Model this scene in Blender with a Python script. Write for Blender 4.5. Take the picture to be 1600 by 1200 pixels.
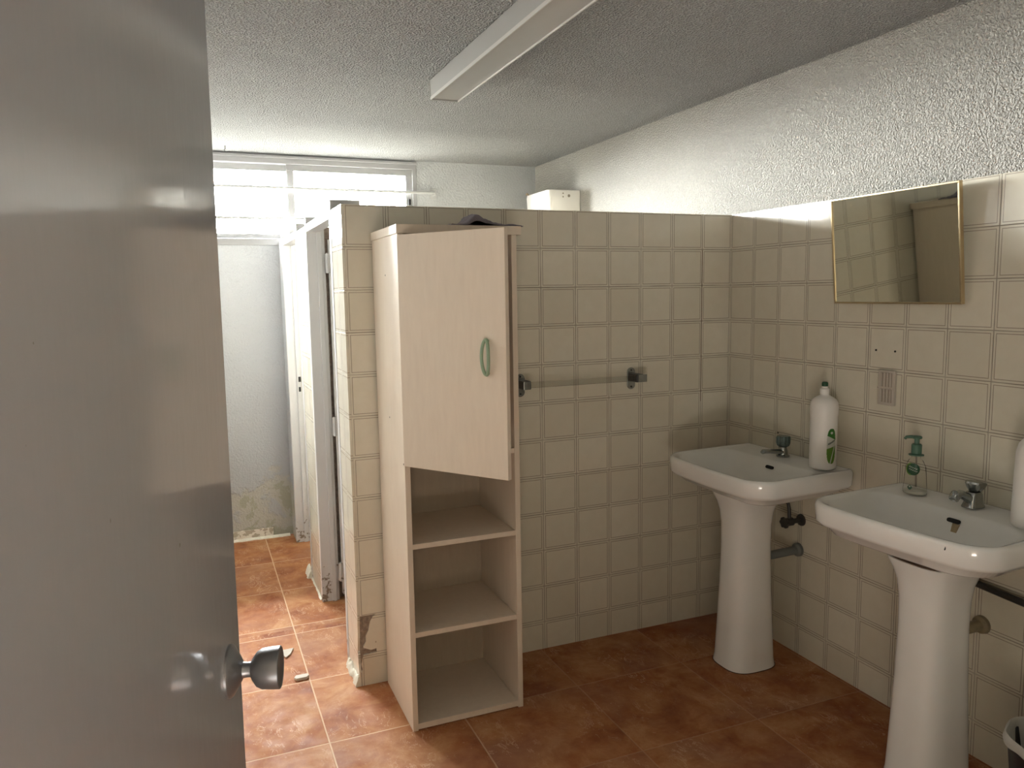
import bpy, bmesh, math, random
from mathutils import Vector, Matrix, noise

random.seed(7)
sc = bpy.context.scene
for o in list(bpy.data.objects):
    bpy.data.objects.remove(o, do_unlink=True)
COL = sc.collection
PI = math.pi

# ------------------------------------------------------------------ camera
YAW, PITCH, ROLL = math.radians(22.3226), math.radians(-6.6729), math.radians(-0.9236)
cy, sy, cp, sp = math.cos(YAW), math.sin(YAW), math.cos(PITCH), math.sin(PITCH)
F = Vector((sy*cp, cy*cp, sp)); R0 = Vector((cy, -sy, 0)); U0 = R0.cross(F)
cr, sr = math.cos(ROLL), math.sin(ROLL)
RR = R0*cr + U0*sr; UU = U0*cr - R0*sr
cam_d = bpy.data.cameras.new('camera')
cam = bpy.data.objects.new('camera', cam_d); COL.objects.link(cam)
cam_d.sensor_width = 36; cam_d.sensor_fit = 'HORIZONTAL'
cam_d.lens = 1210.47/1600*36
cam_d.clip_start = 0.02
M = Matrix(((RR.x, UU.x, -F.x), (RR.y, UU.y, -F.y), (RR.z, UU.z, -F.z))).to_4x4()
M.translation = Vector((-2.1538, -2.7505, 1.4441))
cam.matrix_world = M
sc.camera = cam

# ------------------------------------------------------------------ world, lights, exposure
sc.view_settings.view_transform = 'Standard'
sc.view_settings.look = 'None'
sc.view_settings.gamma = 1
sc.view_settings.use_curve_mapping = False
sc.view_settings.exposure = 1.58
W = bpy.data.worlds.new('overcast_sky'); sc.world = W; W.use_nodes = True
bg = W.node_tree.nodes['Background']
# bright overcast sky above the horizon, duller ground below it
_nt = W.node_tree
_g = _nt.nodes.new('ShaderNodeTexCoord'); _s = _nt.nodes.new('ShaderNodeSeparateXYZ'); _r = _nt.nodes.new('ShaderNodeValToRGB')
_nt.links.new(_g.outputs['Generated'], _s.inputs[0]); _m = _nt.nodes.new('ShaderNodeMapRange')
_m.inputs[1].default_value = -1; _m.inputs[2].default_value = 1
_nt.links.new(_s.outputs[2], _m.inputs[0]); _nt.links.new(_m.outputs[0], _r.inputs[0]); _nt.links.new(_r.outputs[0], bg.inputs[0])
_e = _r.color_ramp.elements
_e[0].position = 0.47; _e[0].color = (0.05, 0.05, 0.045, 1)
_e[1].position = 0.51; _e[1].color = (0.965, 0.975, 0.97, 1)
bg.inputs[1].default_value = 70.0

def area(name, loc, rot, sx, sy_, energy, color=(1, 1, 1), portal=False):
    l = bpy.data.lights.new(name, 'AREA'); l.shape = 'RECTANGLE'; l.size = sx; l.size_y = sy_
    l.energy = energy; l.color = color
    o = bpy.data.objects.new(name, l); COL.objects.link(o); o.location = loc; o.rotation_euler = rot
    if portal: l.cycles.is_portal = True
    return o
# sampling portal in the window opening (emits nothing itself)
area('window_portal', (-1.66, 2.17, 2.0), (math.radians(-90), 0, 0), 1.70, 0.50, 1, portal=True)
# added fill light, facing up from the unseen corridor floor behind the camera
area('corridor_fill_light', (-2.85, -3.75, 0.03), (math.radians(180), 0, 0), 1.3, 1.3, 41, (1.0, 0.96, 0.88))

# ------------------------------------------------------------------ materials
def nmat(name):
    m = bpy.data.materials.new(name); m.use_nodes = True
    nt = m.node_tree; b = nt.nodes['Principled BSDF']
    return m, nt, b

def N(nt, t, **kw):
    n = nt.nodes.new(t)
    for k, v in kw.items(): setattr(n, k, v)
    return n

def math_n(nt, op, a, b=None, c=None):
    n = N(nt, 'ShaderNodeMath', operation=op)
    for i, v in enumerate((a, b, c)):
        if v is None: continue
        if isinstance(v, (int, float)): n.inputs[i].default_value = v
        else: nt.links.new(v, n.inputs[i])
    return n.outputs[0]

def mixc(nt, fac, a, b):
    n = N(nt, 'ShaderNodeMix', data_type='RGBA')
    if isinstance(fac, (int, float)): n.inputs[0].default_value = fac
    else: nt.links.new(fac, n.inputs[0])
    for i, v in ((6, a), (7, b)):
        if isinstance(v, tuple): n.inputs[i].default_value = (*v, 1) if len(v) == 3 else v
        else: nt.links.new(v, n.inputs[i])
    return n.outputs[2]

def ramp(nt, fac, stops):
    n = N(nt, 'ShaderNodeValToRGB'); e = n.color_ramp.elements
    while len(e) < len(stops): e.new(0.5)
    for i, (p, c) in enumerate(stops):
        e[i].position = p; e[i].color = (*c, 1) if len(c) == 3 else c
    nt.links.new(fac, n.inputs[0]); return n.outputs[0]

def mapr(nt, v, a, b, c=0.0, d=1.0):
    n = N(nt, 'ShaderNodeMapRange'); nt.links.new(v, n.inputs[0])
    for i, x in enumerate((a, b, c, d)): n.inputs[i+1].default_value = x
    return n.outputs[0]

def pos(nt):
    g = N(nt, 'ShaderNodeNewGeometry'); s = N(nt, 'ShaderNodeSeparateXYZ')
    nt.links.new(g.outputs['Position'], s.inputs[0]); return g.outputs['Position'], s.outputs

def noise_n(nt, vec, scale, detail=3, rough=0.5, dist=0.0):
    n = N(nt, 'ShaderNodeTexNoise'); n.inputs['Scale'].default_value = scale
    n.inputs['Detail'].default_value = detail; n.inputs['Roughness'].default_value = rough
    n.inputs['Distortion'].default_value = dist
    if vec is not None: nt.links.new(vec, n.inputs['Vector'])
    return n.outputs['Fac']

def bump(nt, b, h, strength, dist):
    n = N(nt, 'ShaderNodeBump'); n.inputs['Strength'].default_value = strength
    n.inputs['Distance'].default_value = dist
    nt.links.new(h, n.inputs['Height']); nt.links.new(n.outputs[0], b.inputs['Normal'])

def plain(name, col, rough=0.5, metal=0.0, spec=0.5, var=0.06, scale=14, bmp=0.0, bscale=60, coat=0.0):
    m, nt, b = nmat(name)
    P, _ = pos(nt)
    f = noise_n(nt, P, scale, 4)
    c2 = tuple(max(0, x*(1-var*2)) for x in col); c1 = tuple(min(1, x*(1+var)) for x in col)
    nt.links.new(mixc(nt, f, c2, c1), b.inputs['Base Color'])
    b.inputs['Roughness'].default_value = rough; b.inputs['Metallic'].default_value = metal
    b.inputs['Specular IOR Level'].default_value = spec
    b.inputs['Coat Weight'].default_value = coat
    if bmp: bump(nt, b, noise_n(nt, P, bscale, 3), 0.6, bmp)
    return m

TT = 0.15
def tile_mat(name, axis, off, voff=0.3095-0.30+0.0):
    m, nt, b = nmat(name)
    P, s = pos(nt)
    u = math_n(nt, 'DIVIDE', math_n(nt, 'SUBTRACT', s[axis], off), TT)
    v = math_n(nt, 'DIVIDE', math_n(nt, 'SUBTRACT', s[2], 1.76-0.1455), TT)
    fu, fv = math_n(nt, 'FRACT', u), math_n(nt, 'FRACT', v)
    du = math_n(nt, 'MULTIPLY', math_n(nt, 'MINIMUM', fu, math_n(nt, 'SUBTRACT', 1.0, fu)), TT)
    dv = math_n(nt, 'MULTIPLY', math_n(nt, 'MINIMUM', fv, math_n(nt, 'SUBTRACT', 1.0, fv)), TT)
    d = math_n(nt, 'MINIMUM', du, dv)
    grout = mapr(nt, d, 0.0008, 0.0019, 1, 0)
    line = mapr(nt, math_n(nt, 'ABSOLUTE', math_n(nt, 'SUBTRACT', d, 0.0088)), 0.0006, 0.0016, 1, 0)
    cell = N(nt, 'ShaderNodeCombineXYZ')
    nt.links.new(math_n(nt, 'FLOOR', u), cell.inputs[0]); nt.links.new(math_n(nt, 'FLOOR', v), cell.inputs[1])
    wn = N(nt, 'ShaderNodeTexWhiteNoise', noise_dimensions='3D'); nt.links.new(cell.outputs[0], wn.inputs['Vector'])
    sc_ = N(nt, 'ShaderNodeSeparateColor'); nt.links.new(wn.outputs['Color'], sc_.inputs[0])
    base = mixc(nt, sc_.outputs[2], (0.66, 0.615, 0.50), (0.72, 0.675, 0.56))
    clouds = noise_n(nt, P, 22, 5, 0.6)
    base = mixc(nt, mapr(nt, clouds, 0.35, 0.7, 0, 0.30), base, (0.60, 0.55, 0.43))
    c = mixc(nt, math_n(nt, 'MULTIPLY', line, 0.74), base, (0.20, 0.155, 0.115))
    dirt = mapr(nt, noise_n(nt, P, 7, 4), 0.4, 0.62, 0.55, 1.0)
    c = mixc(nt, math_n(nt, 'MULTIPLY', grout, dirt), c, (0.27, 0.225, 0.175))
    nt.links.new(c, b.inputs['Base Color'])
    r = mixc(nt, grout, (0.10, 0.10, 0.10), (0.8, 0.8, 0.8))
    nt.links.new(r, b.inputs['Roughness'])
    b.inputs['Specular IOR Level'].default_value = 0.5
    # every tile sits at its own slight tilt; grout is sunk
    tx = math_n(nt, 'MULTIPLY', math_n(nt, 'SUBTRACT', sc_.outputs[0], 0.5), math_n(nt, 'SUBTRACT', fu, 0.5))
    ty = math_n(nt, 'MULTIPLY', math_n(nt, 'SUBTRACT', sc_.outputs[1], 0.5), math_n(nt, 'SUBTRACT', fv, 0.5))
    h = math_n(nt, 'MULTIPLY', math_n(nt, 'ADD', tx, ty), 2.2)
    h = math_n(nt, 'ADD', h, math_n(nt, 'MULTIPLY', grout, -0.8))
    h = math_n(nt, 'ADD', h, math_n(nt, 'MULTIPLY', noise_n(nt, P, 9, 2), 0.8))
    bump(nt, b, h, 1.0, 0.001)
    return m

M_TILE_X = tile_mat('cream_tile_partition', 0, -0.1475)
M_TILE_Y = tile_mat('cream_tile_side', 1, -0.1496)
M_TILE_S = tile_mat('cream_tile_stub', 1, 0.105)

def plaster(name, col, grain, depth, strength=0.8, stain=False, speck=0.0):
    m, nt, b = nmat(name)
    P, s = pos(nt)
    base = mixc(nt, noise_n(nt, P, 1.7, 4), tuple(x*0.93 for x in col), col)
    if stain:
        # rising damp: flaking, greenish and ochre patches close to the floor
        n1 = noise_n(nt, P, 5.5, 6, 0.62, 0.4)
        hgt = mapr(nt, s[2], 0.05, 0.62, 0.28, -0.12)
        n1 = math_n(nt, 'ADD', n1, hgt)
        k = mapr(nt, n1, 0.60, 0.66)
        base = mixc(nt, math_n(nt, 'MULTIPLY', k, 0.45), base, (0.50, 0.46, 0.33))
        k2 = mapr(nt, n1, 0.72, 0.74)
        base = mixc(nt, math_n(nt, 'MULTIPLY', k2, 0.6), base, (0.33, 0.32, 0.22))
    nt.links.new(base, b.inputs['Base Color'])
    b.inputs['Roughness'].default_value = 0.85
    b.inputs['Specular IOR Level'].default_value = 0.25
    g = noise_n(nt, P, grain, 4 if stain else 1.5, 0.65 if stain else 0.5)
    g = mapr(nt, g, 0.35, 0.65)
    if speck:
        base = mixc(nt, math_n(nt, 'MULTIPLY', math_n(nt, 'SUBTRACT', 1.0, g), speck), base, tuple(x*0.55 for x in col))
        nt.links.new(base, b.inputs['Base Color'])
    if stain:
        g = math_n(nt, 'ADD', g, math_n(nt, 'MULTIPLY', k, -2.0))
    bump(nt, b, g, strength, depth)
    return m

M_PLASTER = plaster('rough_white_plaster', (0.67, 0.64, 0.575), 170, 0.010, 1.0, False, 0.30)
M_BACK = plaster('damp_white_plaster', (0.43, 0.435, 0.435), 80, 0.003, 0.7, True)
M_CEIL = plaster('stippled_ceiling', (0.68, 0.675, 0.655), 140, 0.025, 1.0, False, 0.60)
M_LEFT = plaster('smooth_white_wall', (0.84, 0.83, 0.80), 60, 0.001)
M_HALL = plain('hall_paint', (0.62, 0.58, 0.50), 0.8)

def floor_mat():
    m, nt, b = nmat('terracotta_floor')
    P, s = pos(nt)
    u = math_n(nt, 'DIVIDE', math_n(nt, 'ADD', s[0], 1.82), 0.452)
    y = s[1]
    far = math_n(nt, 'GREATER_THAN', y, 0.62)
    v1 = math_n(nt, 'DIVIDE', math_n(nt, 'SUBTRACT', y, 0.122), 0.448)
    v2 = math_n(nt, 'DIVIDE', math_n(nt, 'SUBTRACT', y, 0.655), 0.448)
    v = math_n(nt, 'ADD', math_n(nt, 'MULTIPLY', v1, math_n(nt, 'SUBTRACT', 1.0, far)), math_n(nt, 'MULTIPLY', v2, far))
    def dist(q):
        f = math_n(nt, 'FRACT', q)
        return math_n(nt, 'MULTIPLY', math_n(nt, 'MINIMUM', f, math_n(nt, 'SUBTRACT', 1.0, f)), 0.45)
    d = math_n(nt, 'MINIMUM', dist(u), dist(v))
    grout = mapr(nt, d, 0.0016, 0.0034, 1, 0)
    cell = N(nt, 'ShaderNodeCombineXYZ')
    nt.links.new(math_n(nt, 'FLOOR', u), cell.inputs[0]); nt.links.new(math_n(nt, 'FLOOR', v), cell.inputs[1])
    nt.links.new(far, cell.inputs[2])
    wn = N(nt, 'ShaderNodeTexWhiteNoise', noise_dimensions='3D'); nt.links.new(cell.outputs[0], wn.inputs['Vector'])
    off = N(nt, 'ShaderNodeVectorMath', operation='MULTIPLY_ADD')
    nt.links.new(wn.outputs['Color'], off.inputs[0]); off.inputs[1].default_value = (5, 5, 5); nt.links.new(P, off.inputs[2])
    PV = off.outputs[0]
    n1 = noise_n(nt, PV, 6.5, 7, 0.66, 0.35)
    base = ramp(nt, n1, [(0.32, (0.235, 0.072, 0.026)), (0.46, (0.34, 0.125, 0.047)), (0.56, (0.41, 0.18, 0.072)), (0.70, (0.50, 0.27, 0.13))])
    base = mixc(nt, math_n(nt, 'MULTIPLY', mapr(nt, noise_n(nt, PV, 2.2, 4, 0.5, 0.3), 0.5, 0.68), 0.55), base, (0.30, 0.15, 0.10))
    # fine pale veins and flecks
    st = N(nt, 'ShaderNodeMapping'); st.inputs['Scale'].default_value = (1.0, 0.45, 1); st.inputs['Rotation'].default_value = (0, 0, 0.5)
    nt.links.new(PV, st.inputs[0])
    n2 = noise_n(nt, st.outputs[0], 21, 7, 0.72, 1.4)
    vein = mapr(nt, math_n(nt, 'ABSOLUTE', math_n(nt, 'SUBTRACT', n2, 0.57)), 0.0, 0.016, 1, 0)
    msk = mapr(nt, noise_n(nt, PV, 6, 3), 0.46, 0.62)
    base = mixc(nt, math_n(nt, 'MULTIPLY', math_n(nt, 'MULTIPLY', vein, msk), 0.85), base, (0.72, 0.50, 0.33))
    fl = mapr(nt, noise_n(nt, PV, 70, 4, 0.6), 0.66, 0.72)
    base = mixc(nt, math_n(nt, 'MULTIPLY', fl, 0.45), base, (0.62, 0.42, 0.28))
    c = mixc(nt, math_n(nt, 'MULTIPLY', grout, mapr(nt, s[0], -1.6, -1.15, 0.85, 0.22)), base, (0.66, 0.46, 0.30))
    nt.links.new(c, b.inputs['Base Color'])
    rr = mapr(nt, noise_n(nt, PV, 14, 5), 0.3, 0.7, 0.50, 0.75)
    nt.links.new(rr, b.inputs['Roughness'])
    b.inputs['Specular IOR Level'].default_value = 0.28
    h = math_n(nt, 'ADD', math_n(nt, 'MULTIPLY', grout, -1.0), math_n(nt, 'MULTIPLY', n2, 1.2))
    bump(nt, b, h, 0.6, 0.0012)
    return m
M_FLOOR = floor_mat()

def enamel():
    m, nt, b = nmat('grey_enamel_door')
    P, s = pos(nt)
    f = noise_n(nt, P, 3.0, 5)
    c = mixc(nt, f, (0.29, 0.305, 0.335), (0.335, 0.35, 0.375))
    spot = mapr(nt, noise_n(nt, P, 60, 2), 0.79, 0.80)
    c = mixc(nt, math_n(nt, 'MULTIPLY', spot, 0.6), c, (0.16, 0.15, 0.13))
    nt.links.new(c, b.inputs['Base Color'])
    b.inputs['Roughness'].default_value = 0.09
    b.inputs['Specular IOR Level'].default_value = 0.75
    mp = N(nt, 'ShaderNodeMapping'); mp.inputs['Scale'].default_value = (1, 1, 0.25); nt.links.new(P, mp.inputs[0])
    h = math_n(nt, 'ADD', math_n(nt, 'MULTIPLY', noise_n(nt, mp.outputs[0], 90, 3), 0.25), math_n(nt, 'MULTIPLY', noise_n(nt, P, 9, 3), 1.0))
    bump(nt, b, h, 0.55, 0.0011)
    return m
M_DOOR = enamel()

def chipped(name, col, chip, thr=0.66, z=0.3):
    m, nt, b = nmat(name)
    P, s = pos(nt)
    n1 = math_n(nt, 'ADD', noise_n(nt, P, 34, 6, 0.6), mapr(nt, s[2], 0.0, z, 0.16, -0.1))
    k = mapr(nt, n1, thr, thr+0.02)
    c = mixc(nt, noise_n(nt, P, 6, 3), tuple(x*0.94 for x in col), col)
    c = mixc(nt, k, c, chip)
    nt.links.new(c, b.inputs['Base Color']); b.inputs['Roughness'].default_value = 0.45
    bump(nt, b, math_n(nt, 'MULTIPLY', k, -1.0), 0.7, 0.002)
    return m
M_JAMB = chipped('worn_white_gloss', (0.54, 0.535, 0.525), (0.20, 0.16, 0.12), 0.66)
M_STALLDOOR = chipped('stall_door_paint', (0.62, 0.61, 0.59), (0.30, 0.26, 0.2), 0.72)
M_SKIRT = chipped('stained_skirting', (0.46, 0.40, 0.30), (0.75, 0.70, 0.60), 0.60, 0.2)
M_MORTAR = plain('crumbling_mortar', (0.34, 0.27, 0.21), 0.95, var=0.36, scale=70, bmp=0.008, bscale=90)
M_PLASTERLUMP = plain('spilled_plaster', (0.72, 0.68, 0.56), 0.9, var=0.1, scale=60, bmp=0.004, bscale=90)
M_ALU = plain('aluminium', (0.30, 0.295, 0.29), 0.35, 0.25, var=0.03)
M_BAR = plain('white_painted_steel', (0.42, 0.42, 0.41), 0.4, var=0.03)
def laminate(name, col, dark):
    m, nt, b = nmat(name)
    P, s = pos(nt)
    mp = N(nt, 'ShaderNodeMapping'); mp.inputs['Scale'].default_value = (1, 1, 0.18); nt.links.new(P, mp.inputs[0])
    f = noise_n(nt, mp.outputs[0], 55, 5, 0.6)
    c = mixc(nt, mapr(nt, f, 0.3, 0.7, 0, 1), dark, col)
    nt.links.new(c, b.inputs['Base Color']); b.inputs['Roughness'].default_value = 0.48
    return m
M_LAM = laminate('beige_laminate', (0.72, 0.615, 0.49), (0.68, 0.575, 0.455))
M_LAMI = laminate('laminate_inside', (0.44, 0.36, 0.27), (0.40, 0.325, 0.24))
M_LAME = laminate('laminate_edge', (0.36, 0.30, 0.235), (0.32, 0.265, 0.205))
M_GREENH = plain('sage_green_plastic', (0.27, 0.36, 0.23), 0.4)
M_CERAM = plain('white_ceramic', (0.85, 0.84, 0.80), 0.10, var=0.02, coat=0.3)
M_SEAM = plain('rusty_seam', (0.10, 0.055, 0.03), 0.9, var=0.2, scale=80)
M_CHROME = plain('dull_chrome', (0.42, 0.44, 0.43), 0.22, 1.0, var=0.08, scale=60)
M_KNOB = plain('satin_grey_metal', (0.24, 0.24, 0.25), 0.42, 0.8, var=0.03)
M_ACRYL = plain('smoky_acrylic', (0.15, 0.20, 0.19), 0.12, 0.6, var=0.2, scale=200)
M_DARK = plain('dark_slot', (0.015, 0.014, 0.013), 0.7)
M_BLACK = plain('black_plastic', (0.012, 0.012, 0.014), 0.35)
M_LINER = plain('pale_bin_liner', (0.50, 0.49, 0.44), 0.5, bmp=0.004, bscale=40)
M_PLWHITE = plain('white_plastic', (0.85, 0.82, 0.77), 0.38, var=0.02)
M_PIPE = plain('grey_waste_pipe', (0.17, 0.18, 0.17), 0.5, var=0.15)
M_VALVE = plain('dark_brass_valve', (0.07, 0.065, 0.06), 0.4, 0.6)
M_OLDPIPE = plain('stained_pipe', (0.28, 0.22, 0.13), 0.5, var=0.25, scale=50)
M_GREEN = plain('label_green', (0.035, 0.16, 0.02), 0.4)
M_GREEN2 = plain('label_light_green', (0.12, 0.26, 0.03), 0.4)
M_DKGREEN = plain('dark_green', (0.008, 0.07, 0.025), 0.35)
M_TEAL = plain('teal_green_pump', (0.07, 0.15, 0.10), 0.4)
M_LABELW = plain('label_white', (0.62, 0.62, 0.55), 0.4)
M_INK = plain('label_ink', (0.02, 0.03, 0.02), 0.5)
M_GOLD = plain('brass_frame', (0.60, 0.48, 0.30), 0.3, 1.0, var=0.1, scale=30)
M_CLOTH = plain('faded_grey_cloth', (0.22, 0.19, 0.21), 0.95, var=0.15, bmp=0.002, bscale=200)
M_LAMP = plain('lamp_housing', (0.40, 0.39, 0.365), 0.4, var=0.02)
M_LAMPE = plain('lamp_lip', (0.62, 0.60, 0.55), 0.3, var=0.02)
M_SHARD = plain('tile_shard', (0.55, 0.50, 0.42), 0.3)
M_RUST = plain('rust_stain', (0.40, 0.30, 0.17), 0.3, var=0.2, scale=50)
M_PLATE = plain('beige_plate', (0.52, 0.47, 0.40), 0.4, var=0.02)
M_PLATED = plain('beige_plate_groove', (0.34, 0.29, 0.23), 0.5, var=0.05)

def mirror_mat():
    m, nt, b = nmat('mirror_glass')
    P, _ = pos(nt)
    nt.links.new(mixc(nt, noise_n(nt, P, 5, 4), (0.84, 0.87, 0.80), (0.88, 0.91, 0.84)), b.inputs['Base Color'])
    b.inputs['Metallic'].default_value = 1; b.inputs['Roughness'].default_value = 0.02
    return m
M_MIRROR = mirror_mat()

def clear(name, tint, gloss=0.12):
    m = bpy.data.materials.new(name); m.use_nodes = True; nt = m.node_tree
    for n in list(nt.nodes):
        if n.type != 'OUTPUT_MATERIAL': nt.nodes.remove(n)
    out = [n for n in nt.nodes if n.type == 'OUTPUT_MATERIAL'][0]
    t = N(nt, 'ShaderNodeBsdfTransparent'); t.inputs[0].default_value = (*tint, 1)
    g = N(nt, 'ShaderNodeBsdfGlossy'); g.inputs['Roughness'].default_value = 0.05
    fr = N(nt, 'ShaderNodeLayerWeight'); fr.inputs['Blend'].default_value = gloss
    mx = N(nt, 'ShaderNodeMixShader')
    nt.links.new(fr.outputs['Fresnel'], mx.inputs[0]); nt.links.new(t.outputs[0], mx.inputs[1]); nt.links.new(g.outputs[0], mx.inputs[2])
    nt.links.new(mx.outputs[0], out.inputs[0])
    return m
M_GLASS = clear('window_glass', (0.97, 0.98, 0.98))
M_CLEAR = clear('clear_plastic', (0.98, 0.975, 0.96), 0.035)
M_BARGLASS = clear('clear_acrylic_bar', (0.86, 0.86, 0.84), 0.2)

# ------------------------------------------------------------------ mesh helpers
def box(bm, x0, x1, y0, y1, z0, z1):
    vs = [bm.verts.new((x, y, z)) for x in (x0, x1) for y in (y0, y1) for z in (z0, z1)]
    for f in ((0, 1, 3, 2), (4, 6, 7, 5), (0, 4, 5, 1), (2, 3, 7, 6), (0, 2, 6, 4), (1, 5, 7, 3)):
        bm.faces.new([vs[i] for i in f])
    return vs

def prism(bm, pts, d):
    """closed prism: polygon of 3-D points pushed along vector d"""
    a = [bm.verts.new(p) for p in pts]; b = [bm.verts.new(Vector(p)+Vector(d)) for p in pts]
    n = len(pts)
    bm.faces.new(a); bm.faces.new(b[::-1])
    for i in range(n): bm.faces.new((a[i], b[i], b[(i+1) % n], a[(i+1) % n]))

def rings(bm, rs, cap0=True, cap1=True):
    L = [[bm.verts.new(p) for p in r] for r in rs]
    n = len(L[0])
    for a, b in zip(L, L[1:]):
        for i in range(n): bm.faces.new((a[i], a[(i+1) % n], b[(i+1) % n], b[i]))
    if cap0: bm.faces.new(L[0][::-1])
    if cap1: bm.faces.new(L[-1])
    return L

def basis(d):
    d = Vector(d).normalized(); a = Vector((0, 0, 1)) if abs(d.z) < 0.9 else Vector((1, 0, 0))
    u = d.cross(a).normalized(); return d, u, d.cross(u)

def lathe(bm, prof, o, axis=(0, 0, 1), seg=40, squash=1.0, rib=0.0, nrib=0):
    d, u, v = basis(axis); o = Vector(o); rs = []
    for r, h in prof:
        q = []
        for i in range(seg):
            t = 2*PI*i/seg; rr = r*(1+rib*math.cos(nrib*t)) if nrib else r
            q.append(o+d*h+u*(rr*math.cos(t))+v*(rr*squash*math.sin(t)))
        rs.append(q)
    rings(bm, rs)

def tube(bm, path, r, seg=14, squash=1.0):
    path = [Vector(p) for p in path]; rs = []
    for i, p in enumerate(path):
        t = (path[min(i+1, len(path)-1)]-path[max(i-1, 0)])
        d, u, v = basis(t); rr = r[i] if isinstance(r, (list, tuple)) else r
        rs.append([p+u*(rr*math.cos(2*PI*k/seg))+v*(rr*squash*math.sin(2*PI*k/seg)) for k in range(seg)])
    # keep rings from twisting
    for a, b in zip(rs, rs[1:]):
        best = min(range(seg), key=lambda s: sum((a[k]-b[(k+s) % seg]).length_squared for k in range(0, seg, 3)))
        b[:] = b[best:]+b[:best]
    rings(bm, rs)

def sell(cx, cy_, a, b, n, z, seg=96, bow=0.0, wall=None):
    q = []
    for i in range(seg):
        t = 2*PI*i/seg; c, s = math.cos(t), math.sin(t)
        x = cx+a*math.copysign(abs(c)**(2/n), c); y = b*math.copysign(abs(s)**(2/n), s)
        if x < cx: x -= bow*(1-(y/b)**2)*min(1.0, (cx-x)/a)
        if wall is not None: x = min(x, wall)
        q.append((x, cy_+y, z))
    return q

def mk(name, bm, mat, parent=None, smooth=False, bevel=0.0, world=True, kind=None, angle=40):
    bmesh.ops.recalc_face_normals(bm, faces=bm.faces)
    me = bpy.data.meshes.new(name); bm.to_mesh(me); bm.free()
    me.materials.append(mat)
    o = bpy.data.objects.new(name, me); COL.objects.link(o)
    if smooth:
        for p in me.polygons: p.use_smooth = True
    if bevel:
        md = o.modifiers.new('bevel', 'BEVEL'); md.width = bevel; md.segments = 2; md.limit_method = 'ANGLE'
        md.angle_limit = math.radians(50)
    if parent is not None:
        o.parent = parent
        if world:
            pm = wm(parent); o.matrix_parent_inverse = pm.inverted()
    if kind: o['kind'] = kind
    if smooth:
        me.set_sharp_from_angle(angle=math.radians(angle)) if hasattr(me, 'set_sharp_from_angle') else None
    return o

def mk_split(name, bm, mat, parent=None, gap=0.0, **kw):
    """one object for every separate piece of the mesh (pieces closer than gap in z and y stay together)"""
    bm.verts.ensure_lookup_table(); seen = set(); isl = []
    for v in bm.verts:
        if v in seen: continue
        st = [v]; seen.add(v); cur = []
        while st:
            q = st.pop(); cur.append(q)
            for e in q.link_edges:
                w = e.other_vert(q)
                if w not in seen: seen.add(w); st.append(w)
        isl.append(cur)
    groups = []
    for c in isl:
        ctr = sum((v.co for v in c), Vector())/len(c)
        for g in groups:
            if (g[0]-ctr).length < gap: g[1].append(c); break
        else: groups.append((ctr, [c]))
    out = []
    for ctr, cs_ in groups:
        nb = bmesh.new(); mp = {}
        for c in cs_:
            for v in c: mp[v] = nb.verts.new(v.co)
        done = set()
        for c in cs_:
            for v in c:
                for f in v.link_faces:
                    if f not in done: done.add(f); nb.faces.new([mp[q] for q in f.verts])
        out.append(mk(name, nb, mat, parent, **kw))
    bm.free()
    return out

def wm(o):
    m = o.matrix_basis.copy()
    if o.parent: m = wm(o.parent) @ o.matrix_parent_inverse @ m
    return m

def tag(o, label, cat, group=None):
    o['label'] = label; o['category'] = cat
    if group: o['group'] = group
    return o

def empty(name, loc, label=None, cat=None, group=None, kind=None):
    o = bpy.data.objects.new(name, None); COL.objects.link(o); o.location = loc
    o.empty_display_size = 0.1
    if label: tag(o, label, cat, group)
    if kind: o['kind'] = kind
    return o

def B(): return bmesh.new()
def bx(name, mat, dims, parent=None, **kw):
    b = B(); box(b, *dims); return mk(name, b, mat, parent, **kw)

HT, HC = 1.76, 2.27
YB, YF, XL = 2.04, -2.60, -2.50
# ------------------------------------------------------------------ room shell
bx('floor', M_FLOOR, (-3.6, 0.15, -5.2, YB+0.15, -0.10, 0.0), kind='structure')
bx('ceiling', M_CEIL, (XL-0.15, 0.15, YF-0.15, YB+0.15, HC, HC+0.12), kind='structure')
wr = bx('wall_right', M_PLASTER, (0.0035, 0.15, YF, YB, 0, HC), kind='structure')
b = B(); box(b, 0.0, 0.0034, YF, YB, 0.0, HT); mk('tile_cladding', b, M_TILE_Y, wr)
b = B()
for (y, z) in ((-0.783, 1.232), (-0.861, 1.232), (-0.80, 1.106), (-0.315, 0.87)):
    lathe(b, [(0.0035, 0), (0.0035, 0.002)], (0.0, y, z), (-1, 0, 0), 10)
mk_split('screw_hole', b, M_DARK, wr)
bx('wall_left', M_LEFT, (XL-0.15, XL, YF, YB, 0, HC), kind='structure')
b = B()
box(b, XL, 0.0035, YB, YB+0.15, 0, 1.745)
box(b, XL, 0.0035, YB, YB+0.15, 2.26, HC)
box(b, -0.81, 0.0035, YB, YB+0.15, 1.745, 2.26)
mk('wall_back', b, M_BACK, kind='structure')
b = B()
box(b, XL, -2.36, YF-0.15, YF, 0, HC); box(b, -1.52, 0.15, YF-0.15, YF, 0, HC); box(b, -2.36, -1.52, YF-0.15, YF, 2.06, HC)
mk('wall_front', b, M_PLASTER, kind='structure')
# corridor outside the entry (behind the camera)
b = B()
box(b, -3.6, -3.5, -5.2, YF-0.15, 0, 2.45); box(b, 0.1, 0.15, -5.2, YF-0.15, 0, 2.45); box(b, -3.6, 0.15, -5.3, -5.2, 0, 2.45)
box(b, -3.6, 0.15, -5.3, YF-0.15, 2.40, 2.5); box(b, -3.6, XL-0.15, YF-0.17, YF-0.15, 0, 2.45)
mk('wall_corridor', b, M_HALL, kind='structure')

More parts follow.
